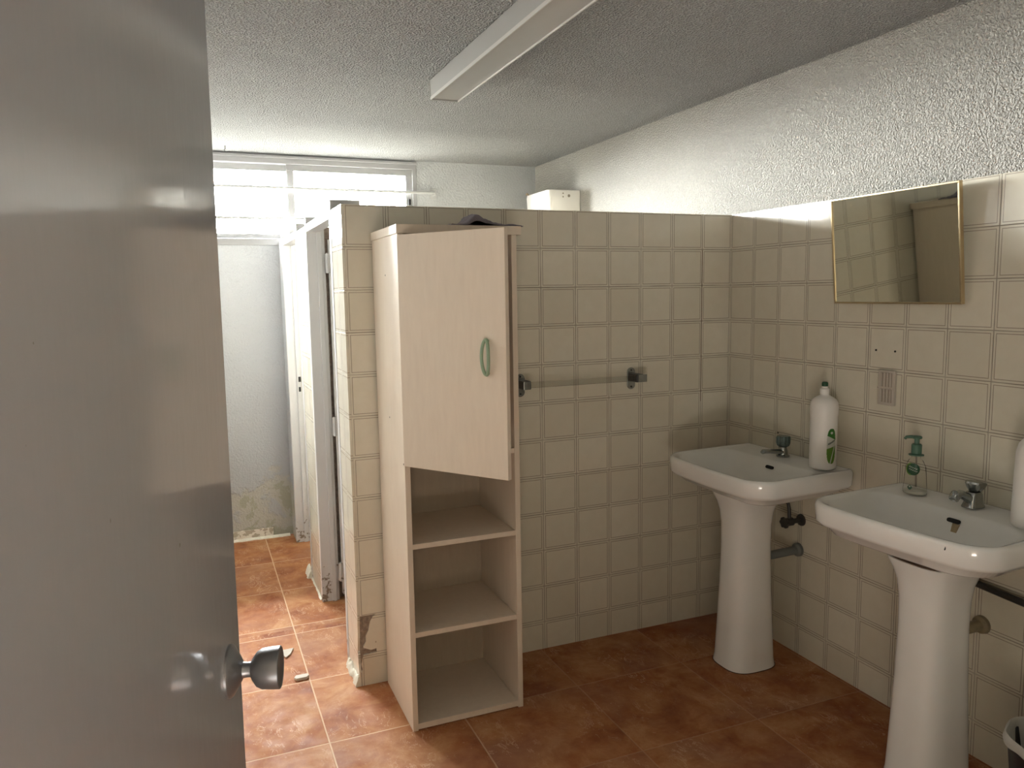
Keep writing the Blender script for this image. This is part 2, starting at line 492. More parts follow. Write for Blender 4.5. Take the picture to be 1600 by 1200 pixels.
# skirting under the window
b = B()
box(b, XL, -1.77, YB-0.012, YB, 0.0, 0.058)
mk('baseboard_back', b, M_SKIRT, kind='structure', bevel=0.002)
b = B()
rnd = random.Random(3); x = XL
pts_t, pts_b = [], []
while x < -1.66:
    pts_b.append(Vector((x, YB-0.012-0.014-0.010*rnd.random(), 0.0))); x += 0.025
n = len(pts_b)
a0 = [b.verts.new(p) for p in pts_b]; a1 = [b.verts.new((p.x, YB-0.013, 0.012)) for p in pts_b]; a2 = [b.verts.new((p.x, YB-0.013, 0.0)) for p in pts_b]
for i in range(n-1):
    b.faces.new((a0[i], a0[i+1], a1[i+1], a1[i])); b.faces.new((a0[i], a2[i], a2[i+1], a0[i+1]))
mk('trim_1', b, M_PLASTERLUMP, kind='structure')

# ------------------------------------------------------------------ tiled partition with its end pier
b = B(); box(b, -1.647, 0.0, 0.008, 0.102, 0.0, HT-0.002); box(b, -1.647, -1.547, 0.102, 0.205, 0.0, HT-0.002)
part = mk('wall_partition', b, M_MORTAR, kind='structure')
b = B()
box(b, -1.588, 0.0, 0.0, 0.008, 0.0, HT)
box(b, -1.647, -1.588, 0.0, 0.008, 0.270, HT)
# last whole tile at the foot, its corner knocked off
prism(b, [(-1.650, 0, 0.0), (-1.588, 0, 0.0), (-1.588, 0, 0.122), (-1.638, 0, 0.118), (-1.646, 0, 0.085), (-1.643, 0, 0.06), (-1.651, 0, 0.045)], (0, 0.008, 0))
# the shard left of the broken tile
prism(b, [(-1.588, 0, 0.268), (-1.598, 0, 0.262), (-1.609, 0, 0.243), (-1.6165, 0, 0.211), (-1.6265, 0, 0.192), (-1.6265, 0, 0.170), (-1.639, 0, 0.149), (-1.610, 0, 0.134), (-1.588, 0, 0.137)], (0, 0.008, 0))
mk('front_tiles', b, M_TILE_X, part)
b = B()
prism(b, [(-1.655, 0.0, HT), (-1.655, 0.0, 0.262), (-1.655, 0.006, 0.235), (-1.655, 0.004, 0.20), (-1.655, 0.010, 0.172), (-1.655, 0.022, 0.130), (-1.655, 0.012, 0.118),
          (-1.655, 0.014, 0.085), (-1.655, 0.003, 0.055), (-1.655, 0.0, 0.0), (-1.655, 0.205, 0.0), (-1.655, 0.205, HT)], (0.008, 0, 0))
mk('side_tiles', b, M_TILE_S, part)
b = B(); box(b, -1.547, 0.0, 0.102, 0.110, 0.0, HT); box(b, -1.547, -1.539, 0.110, 0.205, 0.0, HT)
mk('rear_tiles', b, M_TILE_X, part)
bx('open_joint', M_SEAM, (-0.1487, -0.1462, -0.0005, 0.001, 0.97, 1.612), part)
# exposed rough mortar inside the broken corner
b = B()
gx, gz = 20, 60; G = []
for i in range(gx+1):
    row = []
    for k in range(gz+1):
        x = -1.648+0.062*i/gx; z = 0.055+0.218*k/gz
        nn = noise.noise(Vector((x*55, z*40, 2.1)))*0.5+noise.noise(Vector((x*140, z*120, 5.3)))*0.3
        row.append(b.verts.new((x, 0.0068-0.013*nn, z)))
    G.append(row)
for i in range(gx):
    for k in range(gz): b.faces.new((G[i][k], G[i+1][k], G[i+1][k+1], G[i][k+1]))
mk('exposed_mortar', b, M_MORTAR, part, smooth=True)
def lumps(bm, p0, p1, w, h, seed, n=40):
    """a hand-spread strip of plaster along the foot of a wall"""
    p0, p1 = Vector(p0), Vector(p1); d = (p1-p0); nrm = Vector((-d.y, d.x, 0)).normalized()
    rs = []
    for i in range(n+1):
        f = i/n; p = p0+d*f
        k1 = 0.75+0.55*noise.noise(Vector((f*4.3, seed, 0)))+0.25*noise.noise(Vector((f*17, seed, 3)))
        k2 = 0.8+0.7*noise.noise(Vector((f*5.1, seed, 9)))+0.3*noise.noise(Vector((f*21, seed, 5)))
        ww, hh = w*max(0.25, k1), h*max(0.3, k2)
        rs.append([p-nrm*0.002, p-nrm*0.002+Vector((0, 0, hh))]+[p+nrm*ww*c_+Vector((0, 0, hh*z_)) for c_, z_ in ((0.15, 1.0), (0.4, 0.92), (0.62, 0.72), (0.82, 0.42), (0.95, 0.15), (1.0, 0.0))])
    rings(bm, rs)
b = B(); lumps(b, (-1.655, 0.0, 0), (-1.655, 0.20, 0), 0.022, 0.035, 4)
mk('plaster_foot', b, M_PLASTERLUMP, part, smooth=True)
b = B(); box(b, -1.66, -1.652, 0.215, 0.30, 0.0, 0.006)
b.free()

# pier between the two stalls, and the cross wall behind it
b = B(); box(b, -1.647, -1.547, 0.905, 1.205, 0.0, HT-0.002); box(b, -1.547, 0.0, 0.99, 1.09, 0.0, HT-0.002)
pier = mk('wall_stall', b, M_MORTAR, kind='structure')
b = B(); box(b, -1.655, -1.647, 0.905, 1.205, 0.0, HT); mk('side_tiles', b, M_TILE_S, pier)
b = B(); box(b, -1.547, 0.0, 0.982, 0.99, 0.0, HT); box(b, -1.547, 0.0, 1.09, 1.098, 0.0, HT); box(b, -1.547, -1.539, 0.905, 0.982, 0, HT)
mk('inner_tiles', b, M_TILE_X, pier)
b = B(); lumps(b, (-1.655, 1.215, 0), (-1.655, 1.32, 0), 0.030, 0.05, 12, 12)
lumps(b, (-1.655, 0.90, 0), (-1.655, 1.215, 0), 0.010, 0.008, 5)
mk_split('plaster_foot', b, M_PLASTERLUMP, pier, smooth=True)
b = B(); box(b, -1.655, -1.545, 1.885, YB, 0, HT+0.005)
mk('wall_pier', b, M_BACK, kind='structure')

# ------------------------------------------------------------------ stall door frames
def frame(name, y0, y1):
    b = B()
    for (a, c, side) in ((y0-0.035, y0, 1), (y1, y1+0.035, -1)):
        box(b, -1.657, -1.545 if side == 1 else -1.576, a, c, 0.0, 1.80 if side == 1 or name == 'trim_2' else 1.795)
        # door stop on the inner half
        if side == 1: box(b, -1.600, -1.588, c, c+0.014, 0.0, 1.735)
        else: box(b, -1.612, -1.590, a-0.010, a, 0.0, 1.735)
    box(b, -1.657, -1.60, y0, y1, 1.732, 1.766)
    return mk(name, b, M_JAMB, kind='structure', bevel=0.002)
f1 = frame('trim_2', 0.240, 0.870)
f2 = frame('trim_3', 1.240, 1.850)
b = B(); box(b, -1.604, -1.590, 1.838, 1.8399, 0.955, 0.985); box(b, -1.604, -1.592, 1.838, 1.8399, 0.898, 0.925)
mk_split('strike_slot', b, M_DARK, f2)
# pale cement stuck on the floor at the frame foot
# stall door swung inwards, hinged on the far jamb
d2 = bx('door_2', M_STALLDOOR, (-1.562, -0.99, 0.852, 0.884, 0.03, 1.70), kind='structure', bevel=0.002)
b = B()
for z in (0.80, 0.10, 1.55):
    box(b, -1.578, -1.558, 0.850, 0.862, z, z+0.085); lathe(b, [(0.006, 0), (0.006, 0.09)], (-1.569, 0.852, z-0.002), (0, 0, 1), 10)
mk_split('hinge', b, M_JAMB, d2, gap=0.03)

# ------------------------------------------------------------------ window
win = empty('window_1', (-1.66, YB, 1.745), kind='structure')
b = B(); y0, y1 = YB-0.008, YB+0.07
box(b, XL, -0.81, y0, y1, 2.215, 2.26); box(b, XL, -0.81, y0, y1, 1.745, 1.785)
box(b, -0.835, -0.81, y0, y1, 1.785, 2.215); box(b, XL, XL+0.025, y0, y1, 1.785, 2.215)
box(b, XL, -0.81, y0-0.012, y0, 2.245, 2.26)
mk('window_frame', b, M_ALU, win, bevel=0.002)
def sash(x0, x1, ya, name, thick=0.042):
    b = B(); yb = ya+0.022
    box(b, x0, x1, ya, yb, 2.178, 2.214); box(b, x0, x1, ya, yb, 1.786, 1.815)
    box(b, x0, x0+thick, ya, yb, 1.815, 2.178); box(b, x1-thick, x1, ya, yb, 1.815, 2.178)
    s = mk(name, b, M_ALU, win, bevel=0.002)
    b = B(); box(b, x0+thick, x1-thick, ya+0.009, ya+0.013, 1.815, 2.178); mk('pane', b, M_GLASS, s)
    return s
sash(-1.592, -0.836, YB+0.002, 'window_sash')
sash(XL+0.026, -1.552, YB+0.034, 'window_sash')
bx('latch', M_BLACK, (-0.866, -0.850, YB-0.012, YB+0.001, 2.0, 2.035), win)

# two security bars across the window
def sbar(z, x1, label):
    b = B(); tube(b, [(XL+0.002, 1.99, z), (x1, 1.99, z)], 0.0085, 12)
    o = mk('security_bar', b, M_BAR, smooth=True)
    tag(o, label, 'bar', 'security bars across the window')
    b = B(); box(b, x1-0.004, x1+0.004, 1.985, 2.04, z-0.012, z+0.012); box(b, x1-0.022, x1+0.022, 2.034, 2.0395, z-0.034, z+0.034)
    mk('bracket', b, M_BAR, o, bevel=0.001)
sbar(2.072, -0.705, 'upper white steel bar in front of window, bracket seen at its right end')
sbar(1.897, -0.705, 'lower white steel bar in front of window, just above its bottom frame')

# ------------------------------------------------------------------ entry door, opened into the room beside the camera
AZ = math.radians(14.5)
dx, dy = math.sin(AZ), math.cos(AZ)
ROS = Vector((-2.1385, -1.882, 1.040))
edge = ROS+Vector((dx, dy, 0))*0.056
hinge = edge-Vector((dx, dy, 0))*0.80
LEAN = math.radians(0.6)
dm = Matrix.Translation((hinge.x, hinge.y, 0)) @ Matrix.Rotation(-AZ, 4, 'Z')
# leaf in local coords: runs along +Y, face towards +X at x=0
b = B(); box(b, -0.036, 0.0, 0.0, 0.80, 0.012, 2.035)
sh = 0.0
for v in b.verts: v.co.x += (v.co.z-1.04)*0.005
door = mk('door_1', b, M_DOOR, kind='structure', bevel=0.0015)
door.matrix_world = dm
kn = B()
yk = 0.744; zk = 1.037
lathe(kn, [(0.0345, 0.0), (0.0345, 0.003), (0.032, 0.006), (0.013, 0.017), (0.0105, 0.018), (0.0098, 0.024), (0.0100, 0.028), (0.0150, 0.0305), (0.0225, 0.036), (0.0262, 0.043),
           (0.0275, 0.058), (0.0276, 0.0655), (0.0262, 0.0665), (0.0235, 0.0650), (0.0, 0.0648)][:14], (0, 0, 0), (1, 0, 0), 56)
for v in kn.verts: v.co *= 0.83
k = mk('door_knob', kn, M_KNOB, None, smooth=True, angle=35)
k.parent = door; k.location = (0, yk, zk)
b = B(); box(b, -0.030, -0.006, 0.7995, 0.8012, 0.98, 1.10)
for v in b.verts: v.co.y -= (v.co.z-1.04)*sh
lp = mk('latch_plate', b, M_CHROME, None); lp.parent = door
lp['label'] = 'chrome latch plate on the door edge'
# entry frame
b = B()
box(b, -2.36, -2.345, YF-0.15, YF+0.002, 0, 2.045); box(b, -1.535, -1.52, YF-0.15, YF+0.002, 0, 2.045); box(b, -2.36, -1.52, YF-0.15, YF+0.002, 2.045, 2.06)
mk('trim_4', b, M_JAMB, kind='structure')

# ------------------------------------------------------------------ tall cabinet
CX0, CX1, CY0, CY1, CH = -1.553, -1.155, -0.375, -0.012, 1.662
cab = empty('tall_cabinet', ((CX0+CX1)/2, (CY0+CY1)/2, 0), 'tall narrow beige cabinet with ajar upper door over three open shelves, against tiled partition', 'cabinet')
T = 0.018
bx('side_panel', M_LAM, (CX0, CX0+T, CY0, CY1, 0.0, 1.634), cab, bevel=0.0008)
bx('side_panel', M_LAM, (CX1-T, CX1, CY0, CY1, 0.0, 1.634), cab, bevel=0.0008)
b = B(); box(b, CX0-0.004, CX1+0.016, CY0-0.004, CY1, 1.634, CH); mk('top_panel', b, M_LAM, cab, bevel=0.0008)
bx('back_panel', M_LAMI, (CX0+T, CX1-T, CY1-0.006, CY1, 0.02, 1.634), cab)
bx('bottom_panel', M_LAM, (CX0+T, CX1-T, CY0+0.001, CY1-0.006, 0.004, 0.024), cab, bevel=0.0008)
for z in (0.322, 0.622, 0.908):
    bx('shelf', M_LAM, (CX0+T, CX1-T, CY0+0.003, CY1-0.006, z, z+0.017), cab, bevel=0.0008)
b = B()
for (y, z) in ((-0.199, 1.51), (-0.192, 1.034), (-0.362, 0.905)):
    lathe(b, [(0.003, 0), (0.003, 0.0006)], (CX0, y, z), (-1, 0, 0), 10)
mk_split('screw_hole', b, M_DARK, cab)
# door: hinged left, opened by about 55 degrees
DA = math.atan2(-0.322, 0.225)
b = B(); box(b, 0.0, 0.394, -0.018, 0.0, 0.905, 1.628)
cd = mk('door', b, M_LAM, None, bevel=0.0008)
cd.parent = cab
cd.matrix_parent_inverse = wm(cab).inverted()
cd.location = (-1.545+0.001, -0.379, 0); cd.rotation_euler = (0, 0, DA)
# green bow handle with an open middle, on two posts
b = B(); cx_, cz_ = 0.331, 1.262; path = []
nn = 48; rs = []
for i in range(nn):
    t = 2*PI*i/nn; s_ = math.sin(t); c_ = math.cos(t)
    x = cx_+0.0120*c_; z = cz_+0.051*s_; out = -0.018-0.007-0.009*(1-(s_*0.98)**2)**0.5
    path.append(Vector((x, out, z)))
for i, p in enumerate(path):
    t = path[(i+1) % nn]-path[i-1]; d, u, v = basis(t)
    rs.append([p+u*(0.0050*math.cos(2*PI*k_/12))+v*(0.0050*math.sin(2*PI*k_/12)) for k_ in range(12)])
for a, c in zip(rs, rs[1:]+[rs[0]]):
    best = min(range(12), key=lambda s: sum((a[k_]-c[(k_+s) % 12]).length_squared for k_ in range(12)))
    if c is not rs[0]: c[:] = c[best:]+c[:best]
V = [[b.verts.new(p) for p in r] for r in rs]
for i in range(nn):
    A_, C_ = V[i], V[(i+1) % nn]
    sft = 0
    if i == nn-1: sft = min(range(12), key=lambda s: sum((A_[k_].co-C_[(k_+s) % 12].co).length_squared for k_ in range(12)))
    for k_ in range(12): b.faces.new((A_[k_], A_[(k_+1) % 12], C_[(k_+1+sft) % 12], C_[(k_+sft) % 12]))
for zz in (-0.047, 0.047): tube(b, [(cx_, -0.0175, cz_+zz), (cx_, -0.028, cz_+zz)], 0.0052, 12)
hd = mk('handle', b, M_GREENH, None, smooth=True); hd.parent = cd; hd['label'] = 'sage green plastic bow handle'
# hinges inside
b = B()
for z in (1.0, 1.53): box(b, -1.5345, -1.520, -0.378, -0.335, z-0.018, z+0.018)
mk_split('hinge', b, M_CHROME, cab)

# cloth lying on the cabinet top
b = B(); nx, ny = 60, 26; G = []
for i in range(nx+1):
    row = []
    for j in range(ny+1):
        u_, v_ = i/nx, j/ny
        x = -1.375+0.247*u_; y = -0.372+0.20*v_
        x += 0.012*noise.noise(Vector((u_*3, v_*4, 1.0))) * (0 if i == nx else 1)
        pk = math.exp(-((x+1.290-0.02*v_)/(0.030 if x < -1.290 else 0.058))**2)*(0.55+0.45*math.sin(v_*PI))
        hgt = 0.004+0.040*pk*(0.75+0.6*abs(noise.noise(Vector((x*26, y*16, 0.3)))))
        hgt += 0.006*abs(noise.noise(Vector((x*40, y*30, 4.3))))
        if u_ > 0.68: hgt = min(hgt, 0.009+0.002*math.sin(u_*40))
        if i in (0, nx) or j in (0, ny): hgt *= 0.5
        row.append(b.verts.new((x, y, CH+hgt)))
    G.append(row)
for i in range(nx):
    for j in range(ny): b.faces.new((G[i][j], G[i+1][j], G[i+1][j+1], G[i][j+1]))
cl = mk('cleaning_cloth', b, M_CLOTH, smooth=True)
md = cl.modifiers.new('thick', 'SOLIDIFY'); md.thickness = 0.003; md.offset = -1
tag(cl, 'crumpled grey-mauve cloth lying on top of the tall beige cabinet', 'cloth')

# ------------------------------------------------------------------ pedestal wash basins
def basin(yc, label, yp, ys, stained=False, D=0.463, yaw=0.0):
    t = empty('wash_basin', (-0.23, yc, 0), label, 'sink', 'pedestal wash basins on the right wall')
    Wd = 0.288
    def S(xb, xf, hw, rb, rf, z_, bow=0.0, ns=14, nc=10):
        """rounded rectangle: back edge at -xb, front edge at -xf, half width hw"""
        q = []
        for (cx_, cy_, a0, rad) in ((-xb-rb, hw-rb, 0, rb), (-xf+rf, hw-rf, 0.5*PI, rf), (-xf+rf, -hw+rf, PI, rf), (-xb-rb, -hw+rb, 1.5*PI, rb)):
            for i in range(nc): t_ = a0+0.5*PI*i/(nc-1); q.append((cx_+rad*math.cos(t_), cy_+rad*math.sin(t_)))
        out = []
        m_ = len(q)
        for i in range(m_):
            p0, p1 = q[i], q[(i+1) % m_]; out.append(p0)
            if (i+1) % nc == 0:
                for k_ in range(1, ns): f_ = k_/ns; out.append((p0[0]+(p1[0]-p0[0])*f_, p0[1]+(p1[1]-p0[1])*f_))
        res = []
        for x_, y_ in out:
            fr = max(0.0, min(1.0, (-x_-xb)/(xf-xb)))
            x_ -= bow*max(0.0, 1-(y_/hw)**2)*fr**3
            res.append((min(x_+yaw*fr*(Wd*0.7-y_), -0.001), yc+y_-0.025*fr, z_))
        return res
    BW = 0.017; XF = D-BW
    rs = [S(0.13, 0.32, 0.095, .05, .05, 0.672), S(0.10, 0.345, 0.150, .06, .07, 0.677), S(0.07, 0.375, 0.205, .06, .08, 0.690), S(0.04, 0.405, 0.245, .05, .08, 0.708, .01),
          S(0.010, XF-0.024, Wd-0.024, .02, .080, 0.728, BW), S(0.004, XF-0.009, Wd-0.009, .02, .085, 0.734, BW), S(0.001, XF-0.002, Wd-0.002, .018, .086, 0.745, BW),
          S(0.001, XF, Wd, .016, .086, 0.788, BW), S(0.002, XF-0.002, Wd-0.002, .016, .085, 0.7955, BW), S(0.006, XF-0.007, Wd-0.007, .014, .082, 0.800, BW),
          S(0.012, XF-0.014, Wd-0.014, .012, .078, 0.8000, BW), S(0.016, XF-0.018, Wd-0.018, .012, .076, 0.7970, BW),
          S(0.125, XF-0.023, Wd-0.026, .06, .076, 0.7940, BW), S(0.131, XF-0.027, Wd-0.031, .06, .076, 0.789, BW), S(0.140, XF-0.036, Wd-0.042, .065, .080, 0.768, BW*.9),
          S(0.152, XF-0.050, Wd-0.062, .075, .085, 0.738, BW*.7), S(0.175, XF-0.075, Wd-0.100, .08, .085, 0.712, BW*.4), S(0.20, XF-0.115, Wd-0.160, .06, .06, 0.700),
          S(0.245, 0.305, 0.030, .028, .028, 0.6955), S(0.253, 0.297, 0.022, .021, .021, 0.693)]
    c2 = -0.267
    b = B(); rings(b, rs)
    bowl = mk('bowl', b, M_CERAM, t, smooth=True, angle=60)
    b = B(); lathe(b, [(0.021, 0), (0.021, 0.0015), (0.012, 0.0025)], (c2-0.008, yc, 0.692), (0, 0, 1), 24)
    mk('drain', b, M_CHROME, t, smooth=True)
    # overflow slot on the back slope of the bowl
    b = B()
    xs = -0.1425
    pts = []
    for i in range(24):
        q = 2*PI*i/24; yy = 0.0215*math.copysign(abs(math.cos(q))**0.35, math.cos(q)); zz = 0.0058*math.copysign(abs(math.sin(q))**0.7, math.sin(q))
        pts.append((xs+0.35*zz-0.0002, ys+yy, 0.768+zz))
    prism(b, pts, (-0.003, 0, 0.0))
    mk('overflow_slot', b, M_DARK, t)
    # pedestal
    pr = [(0.0, 0.108, 0.098), (0.012, 0.106, 0.096), (0.03, 0.103, 0.093), (0.15, 0.097, 0.088), (0.32, 0.089, 0.081), (0.48, 0.085, 0.077), (0.56, 0.086, 0.079), (0.61, 0.092, 0.086),
          (0.645, 0.102, 0.099), (0.668, 0.112, 0.112), (0.678, 0.115, 0.116)]
    b = B(); rings(b, [sell(-0.235, yp, a_, b_, 3.0, z_, 72) for z_, a_, b_ in pr])
    mk('pedestal', b, M_CERAM, t, smooth=True, angle=60)
    b = B(); rings(b, [sell(-0.235, yp, 0.1095, 0.0995, 3.0, z_, 72) for z_ in (0.0004, 0.003)])
    mk('base_seam', b, M_SEAM, t)
    b = B(); rings(b, [sell(-0.235, yp, 0.109, 0.110, 3.0, z_, 72) for z_ in (0.677, 0.6805)])
    mk('seam', b, M_SEAM, t)
    if stained:
        b = B()
        # pale rust run below the overflow, and a dark chip on the front lip
        def on_front(yy):
            return -XF-BW*(1-((yy-yc+0.025)/Wd)**2)+yaw*(Wd*0.7-(yy-yc+0.025))
        pts = [(-0.1440, ys+0.004, 0.761), (-0.1440, ys-0.020, 0.761), (-0.1535, ys-0.016, 0.737), (-0.1535, ys+0.002, 0.737)]
        prism(b, pts, (0.004, 0, -0.0015))
        mk('rust_stain', b, M_RUST, t)
        b = B()
        yy = -1.400
        lathe(b, [(0.0042, 0), (0.003, 0.0008)], (on_front(yy)+0.0012, yy, 0.783), (-1, 0, 0), 12, 2.0)
        mk('chip', b, M_DARK, t)
    return t
S1, S2 = -0.424, -1.194
basin(S1, 'white pedestal sink nearest the corner, with white detergent bottle on its rim', -0.418, -0.436)
basin(S2, 'white pedestal sink cut by right frame edge, with clear pump bottle on its rim', -1.236, -1.214, True, 0.452, 0.075)

# taps
T1, T2 = -0.415, -1.212
tp = empty('tap', (-0.062, T1, 0.80), 'small grey tap with ribbed smoky knob and flat spout on the corner sink', 'tap')
b = B(); lathe(b, [(0.025, 0), (0.025, 0.004), (0.019, 0.008), (0.017, 0.022), (0.013, 0.036), (0.011, 0.040)], (-0.062, T1, 0.7995), (0, 0, 1), 28)
tube(b, [(-0.060, T1, 0.815), (-0.095, T1, 0.820), (-0.13, T1, 0.825), (-0.158, T1, 0.826), (-0.164, T1, 0.822)], [0.016, 0.013, 0.0115, 0.0115, 0.009], 16, 0.75)
mk('spout', b, M_CHROME, tp, smooth=True)
b = B(); lathe(b, [(0.014, 0), (0.022, 0.006), (0.0255, 0.016), (0.0265, 0.038), (0.023, 0.043), (0.012, 0.0435)], (-0.062, T1, 0.836), (0, 0, 1), 72, 1, 0.06, 12)
mk('knob', b, M_ACRYL, tp, smooth=True)

tp = empty('tap', (-0.062, T2, 0.80), 'chrome tap with flared lobed knob and angled spout on the sink cut by frame edge', 'tap')
b = B(); rings(b, [sell(-0.064, T2, a_, b_, 3.5, z_, 40) for z_, a_, b_ in ((0.7995, 0.030, 0.024), (0.803, 0.030, 0.024), (0.812, 0.026, 0.020), (0.838, 0.022, 0.019), (0.845, 0.018, 0.016))])
tube(b, [(-0.075, T2, 0.822), (-0.100, T2, 0.836), (-0.122, T2, 0.844), (-0.138, T2, 0.842)], [0.015, 0.013, 0.012, 0.012], 18)
mk('body', b, M_CHROME, tp, smooth=True)
b = B(); lathe(b, [(0.0125, 0), (0.0145, 0.004), (0.0145, 0.014), (0.0135, 0.016), (0.0135, 0.024), (0.011, 0.026), (0.010, 0.022)], (-0.133, T2, 0.850), (-0.62, 0, -0.78), 24)
mk('aerator', b, M_CHROME, tp, smooth=True)
b = B(); lathe(b, [(0.012, 0), (0.016, 0.003), (0.022, 0.012), (0.0275, 0.024), (0.0265, 0.029), (0.018, 0.031)], (-0.062, T2, 0.845), (0.12, 0, 1), 60, 1, 0.10, 5)
mk('knob', b, M_CHROME, tp, smooth=True)

# ------------------------------------------------------------------ bottles
def curved(bm, o, rad, a0, pts, dr=0.0006):
    """flat outline (s along the girth, z) wrapped on a cylinder; filled as a fan strip grid"""
    zs = sorted(set(z for s, z in pts)); pass

def decal(name, o, rad, ang, inside, s0, s1, z0, z1, mat, parent, dr=0.0005, res=0.0012):
    """cells of a fine grid wrapped on the bottle wherever inside(s,z)"""
    b = B(); ns = max(2, int((s1-s0)/res)); nz = max(2, int((z1-z0)/res)); cache = {}
    def vt(i, k_):
        if (i, k_) not in cache:
            s = s0+(s1-s0)*i/ns; z = z0+(z1-z0)*k_/nz; t = ang+s/rad
            cache[(i, k_)] = b.verts.new((o[0]+(rad+dr)*math.cos(t), o[1]+(rad+dr)*math.sin(t), z))
        return cache[(i, k_)]
    for i in range(ns):
        for k_ in range(nz):
            s = s0+(s1-s0)*(i+.5)/ns; z = z0+(z1-z0)*(k_+.5)/nz
            if inside(s, z): b.faces.new((vt(i, k_), vt(i+1, k_), vt(i+1, k_+1), vt(i, k_+1)))
    return mk(name, b, mat, parent, smooth=True)

BO = (-0.082, -0.640, 0.8005)
bt = empty('detergent_bottle', BO, 'large white detergent bottle with green cap and oval label on corner sink', 'bottle')
b = B()
lathe(b, [(0.038, 0), (0.0445, 0.004), (0.0462, 0.012), (0.0462, 0.185), (0.0478, 0.200), (0.0485, 0.222), (0.0470, 0.238), (0.041, 0.250), (0.028, 0.259), (0.018, 0.264), (0.0150, 0.268), (0.0150, 0.272)], BO, (0, 0, 1), 56)
mk('body', b, M_PLWHITE, bt, smooth=True, angle=60)
b = B(); lathe(b, [(0.0165, 0), (0.0165, 0.018), (0.011, 0.021), (0.0095, 0.030)], (BO[0], BO[1], BO[2]+0.270), (0, 0, 1), 28); mk('neck_ring', b, M_PLWHITE, bt, smooth=True)
b = B(); lathe(b, [(0.0098, 0), (0.0108, 0.002), (0.0108, 0.012), (0.008, 0.016)], (BO[0], BO[1], BO[2]+0.297), (0, 0, 1), 24); mk('cap', b, M_DKGREEN, bt, smooth=True)
camdir = math.atan2(-2.7505-BO[1], -2.1538-BO[0])
la = camdir+math.radians(36)
zc = 0.8005+0.088; hh = 0.063; hw = 0.017
oval = lambda s, z: (abs(s/hw)**2.6+abs((z-zc)/hh)**3.2) < 1
decal('label', BO, 0.0462, la, oval, -hw, hw, zc-hh, zc+hh, M_LABELW, bt)
decal('label_top', BO, 0.0462, la, lambda s, z: oval(s, z) and z > zc+0.030-0.5*s and ((s)**2+(z-zc-0.048)**2) > 0.0045**2, -hw, hw, zc, zc+hh, M_GREEN, bt, 0.0009)
decal('label_leaf', BO, 0.0462, la, lambda s, z: oval(s, z) and z < zc-0.004+0.3*s and abs(s+0.003-0.25*(z-zc+0.06)) > 0.002, -hw, hw, zc-hh, zc+0.01, M_GREEN2, bt, 0.0009)
decal('lettering', BO, 0.0462, la, lambda s, z: abs(z-(zc+0.014+0.55*s)-0.0022*math.sin(s*1500)) < 0.0024 and abs(s) < 0.0135, -hw, hw, zc-0.005, zc+0.03, M_INK, bt, 0.0012, 0.0007)

PO = (-0.085, -1.030, 0.8005)
pb = empty('soap_dispenser', PO, 'clear pump soap bottle with teal pump and round dark green label on sink rim', 'soap bottle')
b = B(); lathe(b, [(0.034, 0), (0.037, 0.003), (0.037, 0.010), (0.034, 0.05), (0.031, 0.085), (0.022, 0.105), (0.014, 0.112), (0.014, 0.120)], PO, (0, 0, 1), 44, 0.8)
mk('body', b, M_CLEAR, pb, smooth=True, angle=60)
b = B(); lathe(b, [(0.033, 0), (0.0355, 0.003), (0.0355, 0.009), (0.034, 0.0095)], (PO[0], PO[1], PO[2]+0.0008), (0, 0, 1), 44, 0.8); mk('soap_remains', b, M_LABELW, pb, smooth=True)
b = B(); lathe(b, [(0.022, 0), (0.022, 0.003), (0.014, 0.004)], (PO[0], PO[1], PO[2]+0.121), (0, 0, 1), 32)
lathe(b, [(0.0135, 0.003), (0.0150, 0.006), (0.0150, 0.033), (0.0125, 0.036), (0.0075, 0.037), (0.0075, 0.052), (0.014, 0.053), (0.015, 0.058), (0.012, 0.061)], (PO[0], PO[1], PO[2]+0.121), (0, 0, 1), 32)
nd = Vector((-0.55, 0.83, 0)).normalized(); q = Vector((PO[0], PO[1], PO[2]+0.178))
tube(b, [q, q+nd*0.018, q+nd*0.03+Vector((0, 0, -0.002)), q+nd*0.034+Vector((0, 0, -0.008))], [0.0055, 0.005, 0.0045, 0.004], 12)
mk('pump', b, M_TEAL, pb, smooth=True)
b = B(); tube(b, [(PO[0], PO[1], PO[2]+0.12), (PO[0]+0.004, PO[1], PO[2]+0.02)], 0.0028, 10); mk('dip_tube', b, M_PLATED, pb, smooth=True)
ca = math.atan2(-2.7505-PO[1], -2.1538-PO[0])
lr = 0.0275; lc = 0.8005+0.082
decal('label', PO, lr+0.005, ca-0.22, lambda s, z: s*s+(z-lc)**2 < 0.019**2, -0.02, 0.02, lc-0.02, lc+0.02, M_DKGREEN, pb)
decal('label_rim', PO, lr+0.005, ca-0.22, lambda s, z: 0.0165**2 < (s+0.002)**2+(z-lc)**2 < 0.0205**2 and s < -0.006, -0.024, 0.02, lc-0.022, lc+0.022, M_GREEN2, pb, 0.0009)
for dz in (0.005, -0.003): decal('lettering', PO, lr+0.005, ca-0.22, lambda s, z: abs(z-lc-dz-0.0015*math.sin(s*1300)+0.35*s) < 0.0009 and abs(s) < 0.012, -0.014, 0.014, lc-0.012, lc+0.014, M_LABELW, pb, 0.0012, 0.0006)
decal('base_mark', PO, 0.0355, ca-0.42, lambda s, z: abs(s) < 0.008-0.8*abs(z-0.825) and 0.817 < z < 0.833 and (s*s+(z-0.828)**2) > 0.0025**2, -0.01, 0.01, 0.815, 0.835, M_TEAL, pb)

